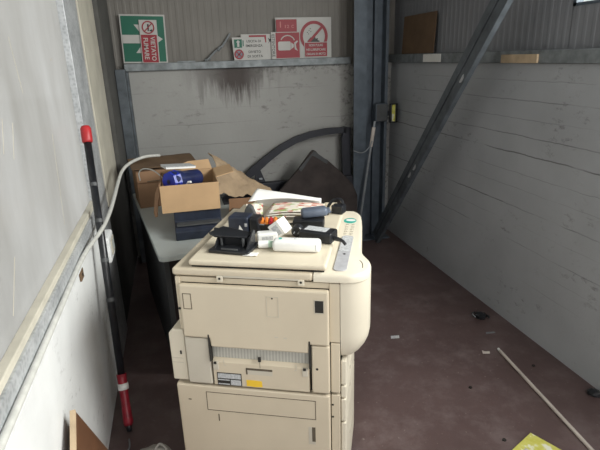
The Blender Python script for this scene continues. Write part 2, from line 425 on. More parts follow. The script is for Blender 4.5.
# ------------------------------------------------------------------ signs on the back ledge
def sign_plate(th, x0, x1, z0, z1, mat='swhite', name='panel', y0=0, y1=.004): return MB().box(x0, x1, y0, y1, z0, z1, .0012, 1).build(name, mat, th)
ZL = 1.5885
t = thing('exit_arrow_sign', 'large square green sign with white arrow standing at the ledge\'s left end', 'sign', (-.165, 4.232, ZL), (0, R(1.5), 0))
sign_plate(t, -.165, .165, .0, .35)
MB().prism(rrect(-.155, .155, .012, .338, .004), 'y', -.002, 0).build('green_field', 'sgreen', t)
MB().prism([(-.155, .145), (-.01, .145), (-.065, .075), (-.01, .075), (.14, .176), (-.01, .278), (-.065, .278), (-.01, .205), (-.155, .205)], 'y', -.004, -.0021).build('arrow', 'swhite', t)
t = thing('no_smoking_sign', 'narrow red and white VIETATO FUMARE sign turned sideways over green arrow sign', 'sign', (-.122, 4.219, ZL + .155), (0, R(91.5), 0))
# drawn upright (wide), then turned clockwise a quarter
sign_plate(t, -.155, .155, -.065, .065, y0=-.002, y1=.002)
MB().prism([(-.05, -.058), (.150, -.058), (.150, .058), (-.05, .058)], 'y', -.004, -.002).build('red_field', 'sred', t)
def ring(th, cx, cz, r, wd, y, mat='sred', slash=45, extra=None):
    m = MB(); n = 40
    o = circle(cx, cz, r, n); i = circle(cx, cz, r - wd, n)
    bm = m.bm
    def vs(pts, yy): return [bm.verts.new((p[0], yy, p[1])) for p in pts]
    O, I, O2, I2 = vs(o, y), vs(i, y), vs(o, y + .0015), vs(i, y + .0015)
    for k in range(n):
        j = (k + 1) % n
        bm.faces.new([O[k], O[j], I[j], I[k]]); bm.faces.new([O2[k], I2[k], I2[j], O2[j]])
        bm.faces.new([O[k], O2[k], O2[j], O[j]]); bm.faces.new([I[k], I[j], I2[j], I2[k]])
    for a in ([slash] if not isinstance(slash, (list, tuple)) else slash):
        T = Matrix.Translation((cx, 0, cz)) @ Matrix.Rotation(R(a), 4, 'Y')
        m.box(-(r - wd * .5), r - wd * .5, y - .0006, y + .0012, -wd * .42, wd * .42, mat=T)
    bmesh.ops.recalc_face_normals(bm, faces=bm.faces[:])
    return m.build('prohibition_ring', mat, th)
MB().prism([(-.125, -.006), (-.085, -.006), (-.085, .006), (-.125, .006)], 'y', -.0036, -.002).prism([(-.083, -.006), (-.076, -.006), (-.076, .006), (-.083, .006)], 'y', -.0036, -.002).prism([(-.082, .01), (-.076, .01), (-.07, .03), (-.09, .028)], 'y', -.0036, -.002).build('cigarette', 'sblack', t)
ring(t, -.102, 0, .046, .009, -.0055, slash=45)
lettering('VIETATO', 'swhite', t, .05, -.0042, .026, .175, .034)
lettering('FUMARE', 'swhite', t, .05, -.0042, -.026, .155, .034)

t = thing('emergency_exit_sign', 'small white sign with a green exit square and red no-stopping disc', 'sign', (.655, 4.218, ZL))
MB().prism([(-.138, .0), (.142, 0), (.112, .172), (-.148, .172)], 'y', -.002, .002).build('panel', 'swhite', t)
MB().prism([(-.132, .095), (-.07, .095), (-.07, .158), (-.132, .158)], 'y', -.0035, -.002).build('green_square', 'sgreen', t)
MB().prism([(-.108, .102), (-.092, .102), (-.092, .135), (-.083, .135), (-.1, .153), (-.117, .135), (-.108, .135)], 'y', -.005, -.0036).build('arrow', 'swhite', t)
MB().prism([(-.064, .105), (-.056, .105), (-.056, .150), (-.064, .150)], 'y', -.0035, -.002).build('door_mark', 'sgreen', t)
MB().prism(circle(-.098, .045, .034, 28), 'y', -.0035, -.002).build('disc', 'slate', t)
ring(t, -.098, .045, .038, .011, -.005, slash=[45, -45])
lettering('USCITA DI', 'sblack', t, .025, -.0022, .142, .115, .019)
lettering('EMERGENZA', 'sblack', t, .028, -.0022, .108, .135, .019)
lettering('DIVIETO', 'sblack', t, .03, -.0022, .062, .10, .019)
lettering('DI SOSTA', 'sblack', t, .033, -.0022, .028, .125, .019)
t = thing('red_band_sign', 'white sign with red band mostly hidden behind the small exit sign', 'sign', (.70, 4.229, ZL))
sign_plate(t, -.12, .148, 0, .195)
MB().prism([(-.055, .13), (.085, .13), (.085, .187), (-.055, .187)], 'y', -.0015, 0).build('red_band', 'sred', t)
MB().prism([(.10, .12), (.115, .14), (.13, .12), (.122, .145), (.135, .16), (.115, .155), (.10, .165), (.108, .142)], 'y', -.0015, 0).build('dark_mark', 'sblack', t)

t = thing('fire_extinguisher_sign', 'red extinguisher sign lying on its side with a vertical ESTINTORE', 'sign', (.937, 4.214, ZL + .1035), (0, R(90), 0))
sign_plate(t, -.1025, .1025, -.115, .125, y0=-.002, y1=.002)
MB().prism([(-.097, -.078), (.097, -.078), (.097, .119), (-.097, .119)], 'y', -.0035, -.002).build('red_field', 'sred', t)
e_ = MB()
e_.prism(rrect(-.030, .038, -.060, .045, .012), 'y', -.005, -.0036)
e_.prism([(-.022, .049), (.030, .049), (.014, .070), (-.006, .070)], 'y', -.005, -.0036)
e_.prism([(-.02, .074), (.03, .078), (.045, .105), (.02, .09), (-.01, .088), (-.03, .108), (-.035, .098)], 'y', -.005, -.0036)
hp = []
for k in range(9):
    a = R(20 + k * 17); hp.append((-.02 - .055 * math.sin(a), .02 + .06 * math.cos(a)))
for p, q in zip(hp, hp[1:]):
    dx, dz = q[0] - p[0], q[1] - p[1]; l = math.hypot(dx, dz); nx, nz = -dz / l * .004, dx / l * .004
    e_.prism([(p[0] - nx, p[1] - nz), (q[0] - nx, q[1] - nz), (q[0] + nx, q[1] + nz), (p[0] + nx, p[1] + nz)], 'y', -.005, -.0036)
e_.build('extinguisher_symbol', 'swhite', t)
lettering('ESTINTORE', 'sblack', t, 0, -.0022, -.098, .17, .024)

t = thing('no_oiling_sign', 'wide white prohibition sign with red ring, black machine symbol and red caption', 'sign', (1.10, 4.233, ZL))
sign_plate(t, -.235, .235, 0, .315)
ring(t, .085, .17, .118, .024, -.0032, slash=-45)
m = MB()
m.prism([(.03, .12), (.135, .12), (.13, .135), (.115, .14), (.12, .155), (.10, .15), (.095, .165), (.085, .185), (.07, .165), (.055, .16), (.03, .135)], 'y', -.0018, 0)
for kx, kz in ((.03, .2), (.045, .215), (.04, .188), (.06, .205), (.055, .228)): m.prism(circle(kx, kz, .004, 8), 'y', -.0018, 0)
m.build('machine_symbol', 'sblack', t)
sign_plate(t, .0, .20, .006, .125, 'swhite', 'caption_border', -.0058, -.0035)
MB().prism([(.005, .012), (.195, .012), (.195, .12), (.005, .12)], 'y', -.0068, -.0058).build('red_caption', 'sred', t)
for s, zc, wd in (('NON PULIRE', .100, .12), ('NE LUBRIFICARE', .066, .165), ('ORGANI IN MOTO', .032, .165)): lettering(s, 'swhite', t, .10, -.0069, zc, wd, .019)
t = thing('red_notice_sign', 'small dark red notice sign half hidden above the sideways extinguisher sign', 'sign', (.96, 4.223, ZL))
sign_plate(t, -.09, .08, 0, .30, 'sred')
for s, xc, zc, wd, hh in (('I', -.055, .262, .008, .045), ('12', .0, .247, .035, .024), ('C', .045, .247, .02, .024)): lettering(s, 'pink', t, xc, -.0002, zc, wd, hh)
t = thing('metal_bar', 'thin grey bar leaning slanted beside the small exit sign', 'bar')
MB().tube([(.30, 4.221, 1.596), (.37, 4.225, 1.66), (.43, 4.238, 1.70), (.50, 4.252, 1.792)], .008, 8).build('rod', 'rodm', t)
MB().cyl((.285, 4.222, 1.598), (.33, 4.222, 1.606), .009, n=10).build('joint', 'ledge', t)
MB().cyl((.39, 4.222, 1.668), (.415, 4.231, 1.694), .013, n=10).build('joint', 'ledge', t)
tag(MB().box(-.05, .09, YB - .030, YB - .020, 1.5885, 1.597, .001).build('grey_strip', 'ledge'), 'thin grey metal strip lying on ledge right of green sign', 'strip').location = (.12, 0, 0)

# things on the right-hand ledge
t = MB().box(0, .006, -.265, .265, 0, .285, .001).build('brown_board', 'brownboard'); t.location = (1.874, 3.76, 1.5975); t.rotation_euler = (0, R(3), 0)
tag(t, 'brown fibreboard sheet standing on right ledge beside the column', 'board')
t = MB().box(-.012, .0, 2.335, 2.64, 1.533, 1.578, .003).build('wood_block', 'wood'); t.location = (XR - .03, 0, 0)
tag(t, 'short pale wooden plank on the right-hand ledge', 'plank')
t = MB().box(-.004, .0, 3.34, 3.60, 1.537, 1.592, .001).build('white_label', 'paper'); t.location = (XR - .03, 0, 0)
tag(t, 'blank white label stuck on ledge below the brown board', 'label')

# ------------------------------------------------------------------ photocopier
CO = Vector((-.055, 1.597, 0)); CA = R(-24)
cp = thing('photocopier', 'large aged cream office photocopier in the middle of the room', 'photocopier', CO, (0, 0, CA))
# dark core seen in the seams
MB().box(.012, .548, .014, .665, .03, .917).build('chassis', 'core', cp)
b = MB()
b.box(0, .018, .0, .67, .716, .915, .003); b.box(.018, .522, 0.004, .014, .895, .915, .001)
b.box(0.522, .5555, .0, .67, .702, .915, .002); b.box(.014, .54, .66, .68, .03, .915, .004)
b.box(0, .018, .3, .67, .505, .716, .003)
b.build('upper_body', 'cream', cp)
# top cover with a rounded edge
b = MB(); b.box(-.006, .4705, -.004, .684, .9205, .948, .009, 3); b.build('top_cover', 'cream', cp)
g = MB().box(.154, .428, -.0048, -.0035, .9215, .928).build('groove', 'cream_g', cp)
for x in (.160, .432):
    q = MB().box(x - .011, x + .011, -.006, .0, .905, .926, .002).build('hinge_stop', 'cream_l', cp)
    MB().prism(circle(x, .917, .0042, 12), 'y', -.0068, -.006).build('screw', 'core', q)
# big tilting side door, lower lip dips between the slots
d = MB()
d.prism([(.018, .895), (.522, .895), (.522, .697), (.456, .697), (.453, .664), (.113, .664), (.110, .697), (.018, .697)], 'y', -.020, .003, .006)
d = d.build('side_door', 'cream', cp)
def outline(x0, x1, z0, z1, y, th, parent, mat='line', name='moulded_outline'):
    m = MB()
    for a in ((x0, x1, z1 - th, z1), (x0, x1, z0, z0 + th), (x0, x0 + th, z0, z1), (x1 - th, x1, z0, z1)): m.box(a[0], a[1], y - .0008, y + .001, a[2], a[3])
    return m.build(name, mat, parent)
outline(.030, .060, .806, .864, -.0202, .0022, d)
outline(.318, .358, .795, .868, -.0202, .0014, d, 'cream_g')
MB().prism(circle(.338, .862, .0025, 10), 'y', -.0215, -.0198).build('screw', 'core', d)
MB().box(.478, .505, -.0212, -.0198, .820, .862).build('black_window', 'core', d)
outline(.475, .508, .817, .865, -.0204, .002, d, 'cream_g', 'window_rim')
MB().box(.34, .352, -.0206, -.0198, .718, .722).box(.37, .382, -.0206, -.0198, .716, .720).build('faint_marks', 'cream_g', d)
MB().prism(circle(.006, .796, .0048, 12), 'y', -.0012, .001).build('screw', 'core', cp)
# middle band
MB().box(.016, .104, -.014, .010, .508, .692, .004).build('left_cover', 'cream_g', cp)
q = MB().box(.461, .522, -.015, .010, .508, .692, .005).build('right_cover', 'cream', cp)
for x in (.1075, .4565): MB().box(x - .0028, x + .0028, -.0215, .0, .606, .712, .001).build('slot_shade_strip', 'core', cp)  # dark strips on the face stand in for the shaded slot gaps
MB().prism(circle(.480, .604, .0045, 12), 'y', -.0158, -.0148).build('screw', 'core', q)
fl = MB().prism([(-.012, .508), (-.012, .60), (.0, .612), (.012, .612), (.012, .508)], 'x', .111, .452).build('bypass_flap', 'cream', cp)
MB().prism([(.002, .611), (.002, .625), (.006, .668), (.012, .668), (.012, .611)], 'x', .108, .456).build('paper_guide', 'ribbed', cp)
q = MB().box(.230, .324, -.0128, -.0115, .560, .586).build('handle_recess', 'cream_g', fl)
MB().box(.230, .324, -.0136, -.0127, .578, .586).box(.230, .235, -.0136, -.0127, .56, .586).build('drawn_recess_shadow', 'line', fl)  # recess shadow put in as dark strips, top and left
l = MB().box(.123, .212, -.0132, -.0118, .508, .559).build('rating_label', 'core', fl)
MB().box(.126, .209, -.014, -.013, .537, .556).box(.172, .209, -.014, -.013, .511, .532).build('label_field', 'grey_label', l)
MB().box(.126, .168, -.014, -.013, .528, .532).box(.126, .168, -.014, -.013, .511, .515).build('label_lines', 'grey_label', l)
MB().prism([(.229, .512), (.26, .510), (.286, .512), (.284, .535), (.25, .537), (.229, .536)], 'y', -.0132, -.0118).build('yellow_sticker', 'yellow', fl)
for x in (.281,):
    MB().box(x - .005, x + .005, -.0165, -.010, .615, .632, .001).build('sensor', 'core', fl)
    MB().box(x - .0008, x + .0008, -.0130, -.0118, .588, .615).build('crease', 'line', fl)
for x, sg in ((.122, 1), (.438, -1)):
    lt = MB().box(x - .010, x + .010, -.016, .0, .570, .603, .002).build('latch', 'cream_g', fl)
    MB().box(x - .006, x + .004, -.018, -.015, .594, .604, .001).build('latch_pin', 'core', lt)
    MB().box(x + sg * .03 - .001, x + sg * .03 + .001, -.0132, -.0118, .59, .612).box(min(x + sg * .03, x + sg * .038), max(x + sg * .03, x + sg * .038), -.0132, -.0118, .589, .591).build('hook_mark', 'cream_g', fl)
# lower cabinet
lc = MB().box(-.036, .522, -.012, .66, .03, .497, .006).build('lower_cabinet', 'cream', cp)
outline(.074, .472, .394, .473, -.012, .0022, lc)
h = MB().box(.444, .469, -.0128, -.0115, .287, .362).build('grip_recess', 'cream_g', lc)
MB().box(.457, .469, -.0136, -.0127, .300, .362).build('grip_slot', 'line', h)
MB().box(.113, .117, -.0128, -.0115, .350, .380).build('slot', 'line', lc)
MB().box(.005, .016, -.0128, -.0115, .432, .436).build('slot', 'line', lc)
# protruding duplex unit at the left
b = MB(); b.prism([(-.046, .510), (.012, .510), (.012, .716), (-.030, .716), (-.046, .698)], 'y', -.006, .30, .005)
du = b.build('duplex_unit', 'cream_l', cp)
MB().box(-.043, .0, -.0068, -.0055, .582, .584).box(-.043, .0, -.0068, -.0055, .600, .602).build('seam', 'cream_g', du)
MB().box(-.009, -.003, -.0075, -.0055, .618, .632).build('small_slot', 'core', du)
# strip between side and front
q = MB().box(.525, .5555, -.0, .012, .505, .698, .002).box(.525, .5555, -.0, .6, .03, .495, .002).build('corner_strip', 'cream', cp)
for z in (.405, .455): MB().prism(circle(.530, z, .004, 8), 'y', -.001, .001).build('screw', 'core', q)
# operator side housing: rounded column lofted in plan
def plan(ins, z, left=.5575, front=0.0):
    pts = [(left, front + ins * .5)]
    r = .078; cx, cy = .650 - r, front + r
    for k in range(11):
        a = R(-90 + 9 * k); pts.append((max(left + .002, cx + (r - ins) * math.cos(a)), cy + (r - ins * .6) * math.sin(a)))
    for x, y in ((.650, .105), (.646, .128), (.636, .152), (.624, .178), (.614, .212), (.609, .26), (.607, .32), (.603, .41), (.598, .50), (.592, .58), (.586, .632), (.575, .662), (.562, .678)):
        pts.append((x - ins, y))
    pts.append((left, .68))
    return [(x, y, z) for x, y in pts]
def plan_low(ins, z, back):
    return [(x, y, z) for x, y, _ in plan(ins, z)]
rings = [plan(.045, .640), plan(.030, .652), plan(.014, .675), plan(.004, .700), plan(0, .725), plan(0, .918)]
MB().loft(rings).build('operator_housing', 'cream_l', cp, True)
rings = [plan(0, .9205, .4725, -.004), plan(.0, .936, .4725, -.004), plan(.004, .944, .4725, -.003), plan(.011, .948, .4725, -.001)]
cpnl = MB().loft(rings).build('control_panel', 'cream_l', cp, True)
for o in (bpy.data.objects['operator_housing'], cpnl):
    md = o.modifiers.new('edge', 'EDGE_SPLIT'); md.split_angle = R(40)
MB().prism(rrect(.531, .575, .025, .355, .018), 'z', .9482, .9515, .001).build('display_cover', 'lens', cpnl)
MB().prism(rrect(.534, .572, .19, .348, .012), 'z', .9516, .9525).build('display', 'grey_label', cpnl)
MB().prism(circle(.556, .165, .0045, 12), 'z', .9516, .953).build('button', 'sblack', cpnl)
MB().prism([(.546 + .026 * math.cos(a), .545 + .034 * math.sin(a)) for a in [k * math.pi / 12 for k in range(24)]], 'z', .9481, .9488).build('teal_emblem', 'teal', cpnl)
MB().prism([(.548 + .020 * math.cos(a), .550 + .014 * math.sin(a)) for a in [k * math.pi / 12 for k in range(24)]], 'z', .9489, .9494).build('emblem_centre', 'white', cpnl)
for k in range(5): MB().prism(rrect(.535, .547, .375 + k * .028, .385 + k * .028, .003), 'z', .9481, .9505, .0008).build('key', 'cream_g', cpnl)
for k in range(5): MB().prism(rrect(.558, .570, .375 + k * .028, .385 + k * .028, .003), 'z', .9481, .9505, .0008).build('key', 'cream_g', cpnl)
m = MB(); ap = [(.604 + .020 * math.cos(R(a)), .07 + .055 * math.sin(R(a))) for a in range(-10, 80, 10)]
m.tube([(x, y, .948) for x, y in ap], .0012, 6, 0); m.build('arc_groove', 'line', cpnl)
# paper trays
for z0, z1 in ((.533, .628), (.480, .527), (.381, .474), (.045, .375)):
    tr = MB().box(.5575, .576, .008, .40, z0, z1, .004, 3).build('paper_tray', 'cream_l', cp)
    MB().box(.576, .5775, .16, .28, (z0 + z1) / 2 - .008, (z0 + z1) / 2 + .008).build('tray_handle', 'cream_g', tr)
# platen lid
ld = MB().box(.052, .513, .004, .665, .955, .975, .008, 3).build('platen_lid', 'cream_t', cp)
MB().box(.060, .505, .012, .655, .9482, .956).build('lid_undercut_shade', 'core', ld)  # dark filler standing in for the shade in the lid's undercut
MB().box(.10, .16, .655, .690, .9482, .985, .006).build('lid_hinge', 'cream', cp)
MB().box(.42, .48, .655, .690, .9482, .985, .006).build('lid_hinge', 'cream', cp)
for x, y in ((.02, .06), (.48, .06), (.02, .60), (.48, .60)):
    MB().cyl((x - .01, y, .0151), (x + .01, y, .0151), .015, n=16).box(x - .013, x + .013, y - .012, y + .012, .015, .031).build('caster', 'black', cp)

# ------------------------------------------------------------------ clutter on the copier lid
LZ = .9752
def on_copier(u, w_, z=LZ):
    c, s = math.cos(CA), math.sin(CA); return Vector((CO.x + u * c - w_ * s, CO.y + u * s + w_ * c, z))
def ct(name, label, cat, u, w_, z=LZ, rz=0, rx=0, ry=0): return thing(name, label, cat, on_copier(u, w_, z), (R(rx), R(ry), CA + R(rz)))

t = ct('hole_punch', 'open black plastic two-hole paper punch at lid\'s front left', 'hole punch', .178, .120, rz=-4)
MB().prism([(-.075, -.055), (.070, -.060), (.078, .050), (-.066, .055)], 'z', 0, .012, .003).build('base', 'black', t)
MB().prism([(-.058, .0), (.054, .0), (.054, .036), (.03, .046), (-.035, .050), (-.058, .040)], 'y', .008, .044, .003).build('punch_block', 'black', t)
for x in (-.060, .056): MB().prism([(-.04, .01), (.045, .01), (.05, .055), (.03, .062), (-.02, .03)], 'x', x, x + .006, .001).build('side_bracket', 'black', t)
T = Matrix.Translation((0, .040, .052)) @ Matrix.Rotation(R(8), 4, 'Y') @ Matrix.Rotation(R(12), 4, 'X')
lv = MB().prism([(-.088, -.050), (-.060, -.062), (.046, -.036), (.056, .0), (-.056, .006)], 'z', -.004, .006, .003, mat=T); lv.build('lever', 'black', t)
for x in (-.045, .035): MB().cyl((x, -.004, .011), (x, -.004, .040), .005, n=12).build('punch_pin', 'darkgrey', t)
MB().box(-.03, .03, -.050, -.046, .012, .018, .001).build('size_scale', 'darkgrey', t)
tag_ = ct('paper_scrap', 'white crumpled paper scrap in front of the hole punch', 'scrap', .250, .068)
MB().grid(lambda a, b_: ((a - .5) * .05, (b_ - .5) * .03, .003 + .004 * noise.noise(Vector((a * 4, b_ * 4, 2)))), 8, 6).build('sheet', 'paper', tag_, solid=.001)

t = ct('power_adapter', 'boxy black plug-in adapter with white triangle, behind hole punch', 'adapter', .168, .300, rz=-4)
MB().box(-.060, .022, -.030, .040, 0, .066, .010, 3).build('body', 'navy', t)
MB().box(.024, .060, -.028, .030, .004, .064, .008, 3).build('cover', 'black', t)
MB().prism([(-.018, .012), (.002, .012), (-.012, .034)], 'y', -.0312, -.030).build('triangle_mark', 'white', t)
MB().box(.008, .018, -.0312, -.030, .03, .042).build('label', 'grey_label', t)
for x in (-.01, .008): MB().cyl((.06, x, .034), (.078, x, .034), .0024, n=8).build('pin', 'rodm', t)
t = ct('black_cable_end', 'short black lead poking left from beneath boxy adapter', 'cable', .075, .290)
MB().tube([(-.022, .01, .004), (.0, .0, .005), (.012, .002, .005)], .004, 8).cyl((-.032, .014, .0055), (-.02, .009, .0055), .0055, n=10).build('lead', 'black', t)

t = ct('wedge_charger', 'dark grey wedge-shaped charger standing behind the boxy adapter', 'charger', .150, .430, rz=10)
MB().prism([(-.032, 0), (.035, 0), (.012, .062), (-.004, .070), (-.018, .052)], 'y', -.016, .018, .005).build('body', 'darkgrey', t)
MB().tube([(.03, .0, .01), (.05, .02, .006), (.04, .05, .005), (-.02, .05, .005)], .003, 8).build('lead', 'black', t)

# leaflets
def sheet(name, mat, parent, u0, u1, w0, w1, zf, th=.0012):
    return MB().grid(lambda a, b_: (u0 + (u1 - u0) * a, w0 + (w1 - w0) * b_, zf(a, b_)), 20, 14).build(name, mat, parent, True, th)
t = ct('leaflet_stack', 'stack of colour printed leaflets fanned on the copier lid', 'leaflets', .30, .53, rz=2)
for k in range(3):
    sheet('leaflet', 'printed', t, -.105 + .008 * k, .125 + .006 * k, -.085 + .01 * k, .06, lambda a, b_, k=k: .005 + .008 * k + .010 * math.sin(a * 3.1) * (1 - b_ * .3) + .008 * b_)
MB().box(-.10, .12, -.07, .055, .0005, .0035).build('booklet', 'paper', t)
t = ct('white_folder', 'white curled paper folder rising over the colour leaflets', 'folder', .285, .610, rz=-3)
def fz(a, b_):
    return .042 + .032 * (1 - a) ** 2.0 + .008 * math.sin(math.pi * a)
MB().grid(lambda a, b_: (-.16 + .29 * a, -.015 - .085 * (1 - a) ** 3 * (1 - b_) + .030 * b_, fz(a, b_) - .020 * (1 - b_) * (1 - a) ** 2 + .004 * b_), 24, 12).build('flap', 'paper', t, True, .0015)
MB().grid(lambda a, b_: (-.16 + .29 * a, .018 + .012 * b_ * (1 - a), .001 + (fz(a, 1) + .004 - .001) * b_), 24, 6).build('back_sheet', 'paper', t, True, .0015)

t = ct('battery_pack', 'orange and black striped pack between boxy adapter and leaflets', 'battery pack', .252, .330, rz=12)
MB().box(-.035, .035, -.03, .03, 0, .030, .003).build('casing', 'core', t)
for k in range(4): MB().cyl((-.026 + .017 * k, -.027, .034), (-.026 + .017 * k, .027, .034), .008, n=14).build('cell', 'orange' if k != 2 else 'red', t)
t = ct('red_packet', 'small crumpled red and cream packet behind the wedge charger', 'packet', .150, .500, rz=10)
MB().grid(lambda a, b_: ((a - .5) * .07, (b_ - .5) * .06, .012 + .03 * b_ + .008 * noise.noise(Vector((a * 3, b_ * 3, 7)))), 8, 8).build('wrapper', 'printed', t, solid=.004)

t = ct('white_charger', 'small white box-shaped charger right of the hole punch', 'charger', .275, .205, rz=18)
MB().box(-.036, .036, -.020, .022, 0, .034, .005, 3).build('body', 'white', t)
MB().box(-.02, .02, -.0208, -.0198, .010, .024).build('label', 'grey_label', t)
t = ct('printed_carton', 'tilted white carton with grey print beside black round plug', 'carton', .330, .240, LZ + .015, rz=-14, ry=-38)
MB().box(-.022, .026, -.030, .030, 0, .056, .002).build('box', 'paper', t)
MB().box(-.012, .014, -.0307, -.030, .008, .045).build('print', 'grey_label', t)
MB().box(-.014, .018, -.022, .02, .056, .0567).build('top_print', 'grey_label', t)
t = ct('glue_tube', 'short white and pale green tube touching the white bar', 'tube', .282, .135, rz=10)
MB().cyl((-.02, 0, .014), (.014, .0, .014), .0135, n=18).build('body', 'white', t)
MB().cyl((.014, 0, .014), (.036, 0, .014), .0125, .010, n=18).build('cap', 'lid_green', t)
t = ct('white_bar', 'long glossy white rounded plastic bar across lid front', 'device', .398, .125, rz=1)
MB().box(-.082, .082, -.026, .026, 0, .040, .013, 4).build('body', 'white', t, True)
MB().box(-.062, -.052, -.004, .012, .0398, .0405).build('blue_mark', 'teal', t)
MB().box(-.010, .0, .0, .006, .0398, .0405).build('grey_mark', 'grey_label', t)
MB().box(.066, .068, -.0262, .0262, .010, .0300, .0).build('end_seam', 'grey_label', t)
t = ct('round_plug', 'round black plug behind the white bar', 'plug', .375, .262, rz=0)
MB().cyl((0, -.014, .022), (0, .022, .022), .022, n=20, steps=[(0, .017), (.12, .021), (.9, .022), (1, .019)]).build('body', 'black', t)
for x in (-.008, .008): MB().cyl((x, -.03, .022), (x, -.014, .022), .0024, n=8).build('pin', 'rodm', t)
t = ct('power_brick', 'flat black power brick with a pale label and short cord', 'power supply', .458, .232, rz=-16)
MB().box(-.064, .060, -.032, .036, 0, .040, .007, 3).build('body', 'black', t)
MB().box(-.050, .034, -.018, .026, .0398, .0406).build('label', 'grey_label', t)
MB().tube([(.055, -.012, .024), (.080, -.016, .022), (.100, -.020, .016), (.112, -.024, .006)], .0055, 8).build('cord', 'black', t)
MB().cyl((.064, -.012, .020), (.094, -.0205, .019), .009, .0065, n=12).build('strain_relief', 'black', t)
t = ct('grey_charger', 'slate blue-grey charger perched on the black mains block', 'charger', .420, .395, LZ + .0375, rz=14, ry=-4)
MB().box(-.052, .050, -.026, .026, 0, .034, .012, 4).build('body', 'slate', t, True)
MB().box(.046, .062, -.015, .015, .008, .026, .004).build('plug_face', 'slate', t)
t = ct('mains_block', 'black mains block lying under the slate blue charger', 'adapter', .405, .375, rz=4)
MB().box(-.065, .055, -.032, .032, 0, .035, .006, 3).build('body', 'black', t)
MB().tube([(-.06, 0, .015), (-.10, -.01, .006), (-.11, -.04, .005), (-.075, -.055, .005)], .004, 8).build('cord', 'black', t)
t = ct('black_socket', 'black travel adapter with looped cable at the lid\'s back right', 'adapter', .478, .570, rz=-18)
MB().box(-.006, .045, -.022, .022, 0, .036, .005, 3).build('body', 'black', t)
MB().tube([(.035, .012, .034), (.02, .02, .052), (-.012, .02, .048), (-.028, .01, .028), (-.032, -.005, .008)], .0065, 8).build('loop', 'black', t)
MB().tube([(.0, -.015, .01), (-.01, -.035, .008), (-.005, -.055, .006)], .004, 8).build('lead', 'black', t)

# ------------------------------------------------------------------ desk and what stands on it
DZ = .72
dk = thing('desk', 'pale grey desk behind the copier against the left wall', 'desk', (-.138, 2.292, 0), (0, 0, R(8.8)))
MB().prism(rrect(0, .70, 0, 1.35, .035), 'z', DZ - .028, DZ, .003).build('desktop', 'desk', dk)
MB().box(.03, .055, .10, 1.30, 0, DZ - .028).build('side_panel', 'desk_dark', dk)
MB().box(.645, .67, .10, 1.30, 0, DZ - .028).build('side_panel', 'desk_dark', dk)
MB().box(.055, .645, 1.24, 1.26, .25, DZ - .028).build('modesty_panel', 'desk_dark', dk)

t = thing('device_case', 'dark navy stepped case under the open cardboard box', 'case', (0, 0, DZ + .0005))
MB().prism([(2.50, 0), (2.50, .045), (2.52, .06), (2.60, .07), (2.60, .128), (2.94, .128), (2.95, .12), (2.95, 0)], 'x', -.055, .19, .005).build('body', 'navy', t)
MB().box(-.045, .18, 2.530, 2.59, .064, .072, .002, mat=Matrix.Rotation(0, 4, 'X')).build('front_flap', 'darkgrey', t)

bx = thing('cardboard_box', 'open tan cardboard box with torn flaps holding blue roll', 'cardboard box', (-.11, 2.585, DZ + .1293))
W_, D_, H_ = .30, .36, .145; th = .004
MB().box(0, W_, 0, D_, 0, th).build('bottom', 'card', bx)
MB().box(0, W_, 0, th, th, H_).build('front_wall', 'card', bx)
MB().box(0, W_, D_ - th, D_, th, H_).build('back_wall', 'card', bx)
MB().box(0, th, th, D_ - th, th, H_).build('side_wall', 'card_d', bx)
MB().box(W_ - th, W_, th, D_ - th, th, H_).build('side_wall', 'card', bx)
T = Matrix.Translation((0, 0, H_)) @ Matrix.Rotation(R(-8), 4, 'Y')
MB().prism([(.0, .01), (-.03, -.04), (-.055, -.15), (-.05, -.175), (-.035, -.17), (-.02, -.09), (-.004, -.05)], 'y', -.002, .002, mat=Matrix.Translation((0, .02, H_)) @ Matrix.Rotation(R(-35), 4, 'Z')).build('flap', 'card_d', bx)
MB().prism([(.12, 0), (D_, 0), (D_ - .01, .10), (.14, .10)], 'x', -.002, .002, mat=Matrix.Translation((W_, 0, H_)) @ Matrix.Rotation(R(80), 4, 'Y')).build('flap', 'card', bx)
MB().prism([(.02, 0), (W_ - .005, 0), (W_ - .02, .06), (.16, .055)], 'y', -.002, .002, mat=Matrix.Translation((0, D_, H_)) @ Matrix.Rotation(R(-35), 4, 'X')).build('flap', 'card', bx)
t = thing('blue_roll', 'bright blue plastic-ended dark blue roll inside the open box', 'roll', (0, 0, 0))
a_, b_ = Vector((-.052, 2.670, .996)), Vector((.095, 2.800, .980))
MB().cyl(a_, b_, .050, n=24, steps=[(0, .052), (.02, .055), (.30, .055), (.31, .046), (.96, .046), (1, .042)]).build('wrap', 'darkblue', t, False)
dn = (a_ - b_).normalized()
MB().cyl(a_ + dn * .014, a_ - dn * .030, .052, .060, n=8).build('end_cap', 'blue', t)
MB().cyl(a_ + dn * .016, a_ + dn * .010, .012, n=16).build('hub', 'darkblue', t)
t = thing('grey_book', 'pale grey flat booklet lying across top of blue roll', 'booklet', (.0, 2.80, 1.042), (R(-4), R(4), R(12)))
MB().box(-.085, .075, -.06, .085, 0, .010, .001).build('pages', 'paper', t)
MB().box(-.087, .077, -.062, .087, .010, .0125, .001).build('cover', 'grey_label', t)
t = thing('white_tool', 'thin white stick poking out of box beside blue roll', 'stick')
MB().cyl((-.0, 2.66, .94), (.035, 2.605, 1.0), .004, n=8).cyl((.035, 2.605, 1.0), (.05, 2.595, 1.003), .006, n=8).build('shaft', 'white', t)
t = thing('thin_wire', 'thin pale wire looping over the left side of boxes', 'wire')
MB().tube([(-.235, 3.06, .93), (-.235, 3.04, .98), (-.20, 3.0, 1.01), (-.13, 2.9, 1.005), (-.06, 2.80, .93), (-.03, 2.75, .875)], .0035, 8).build('strand', 'hose', t)

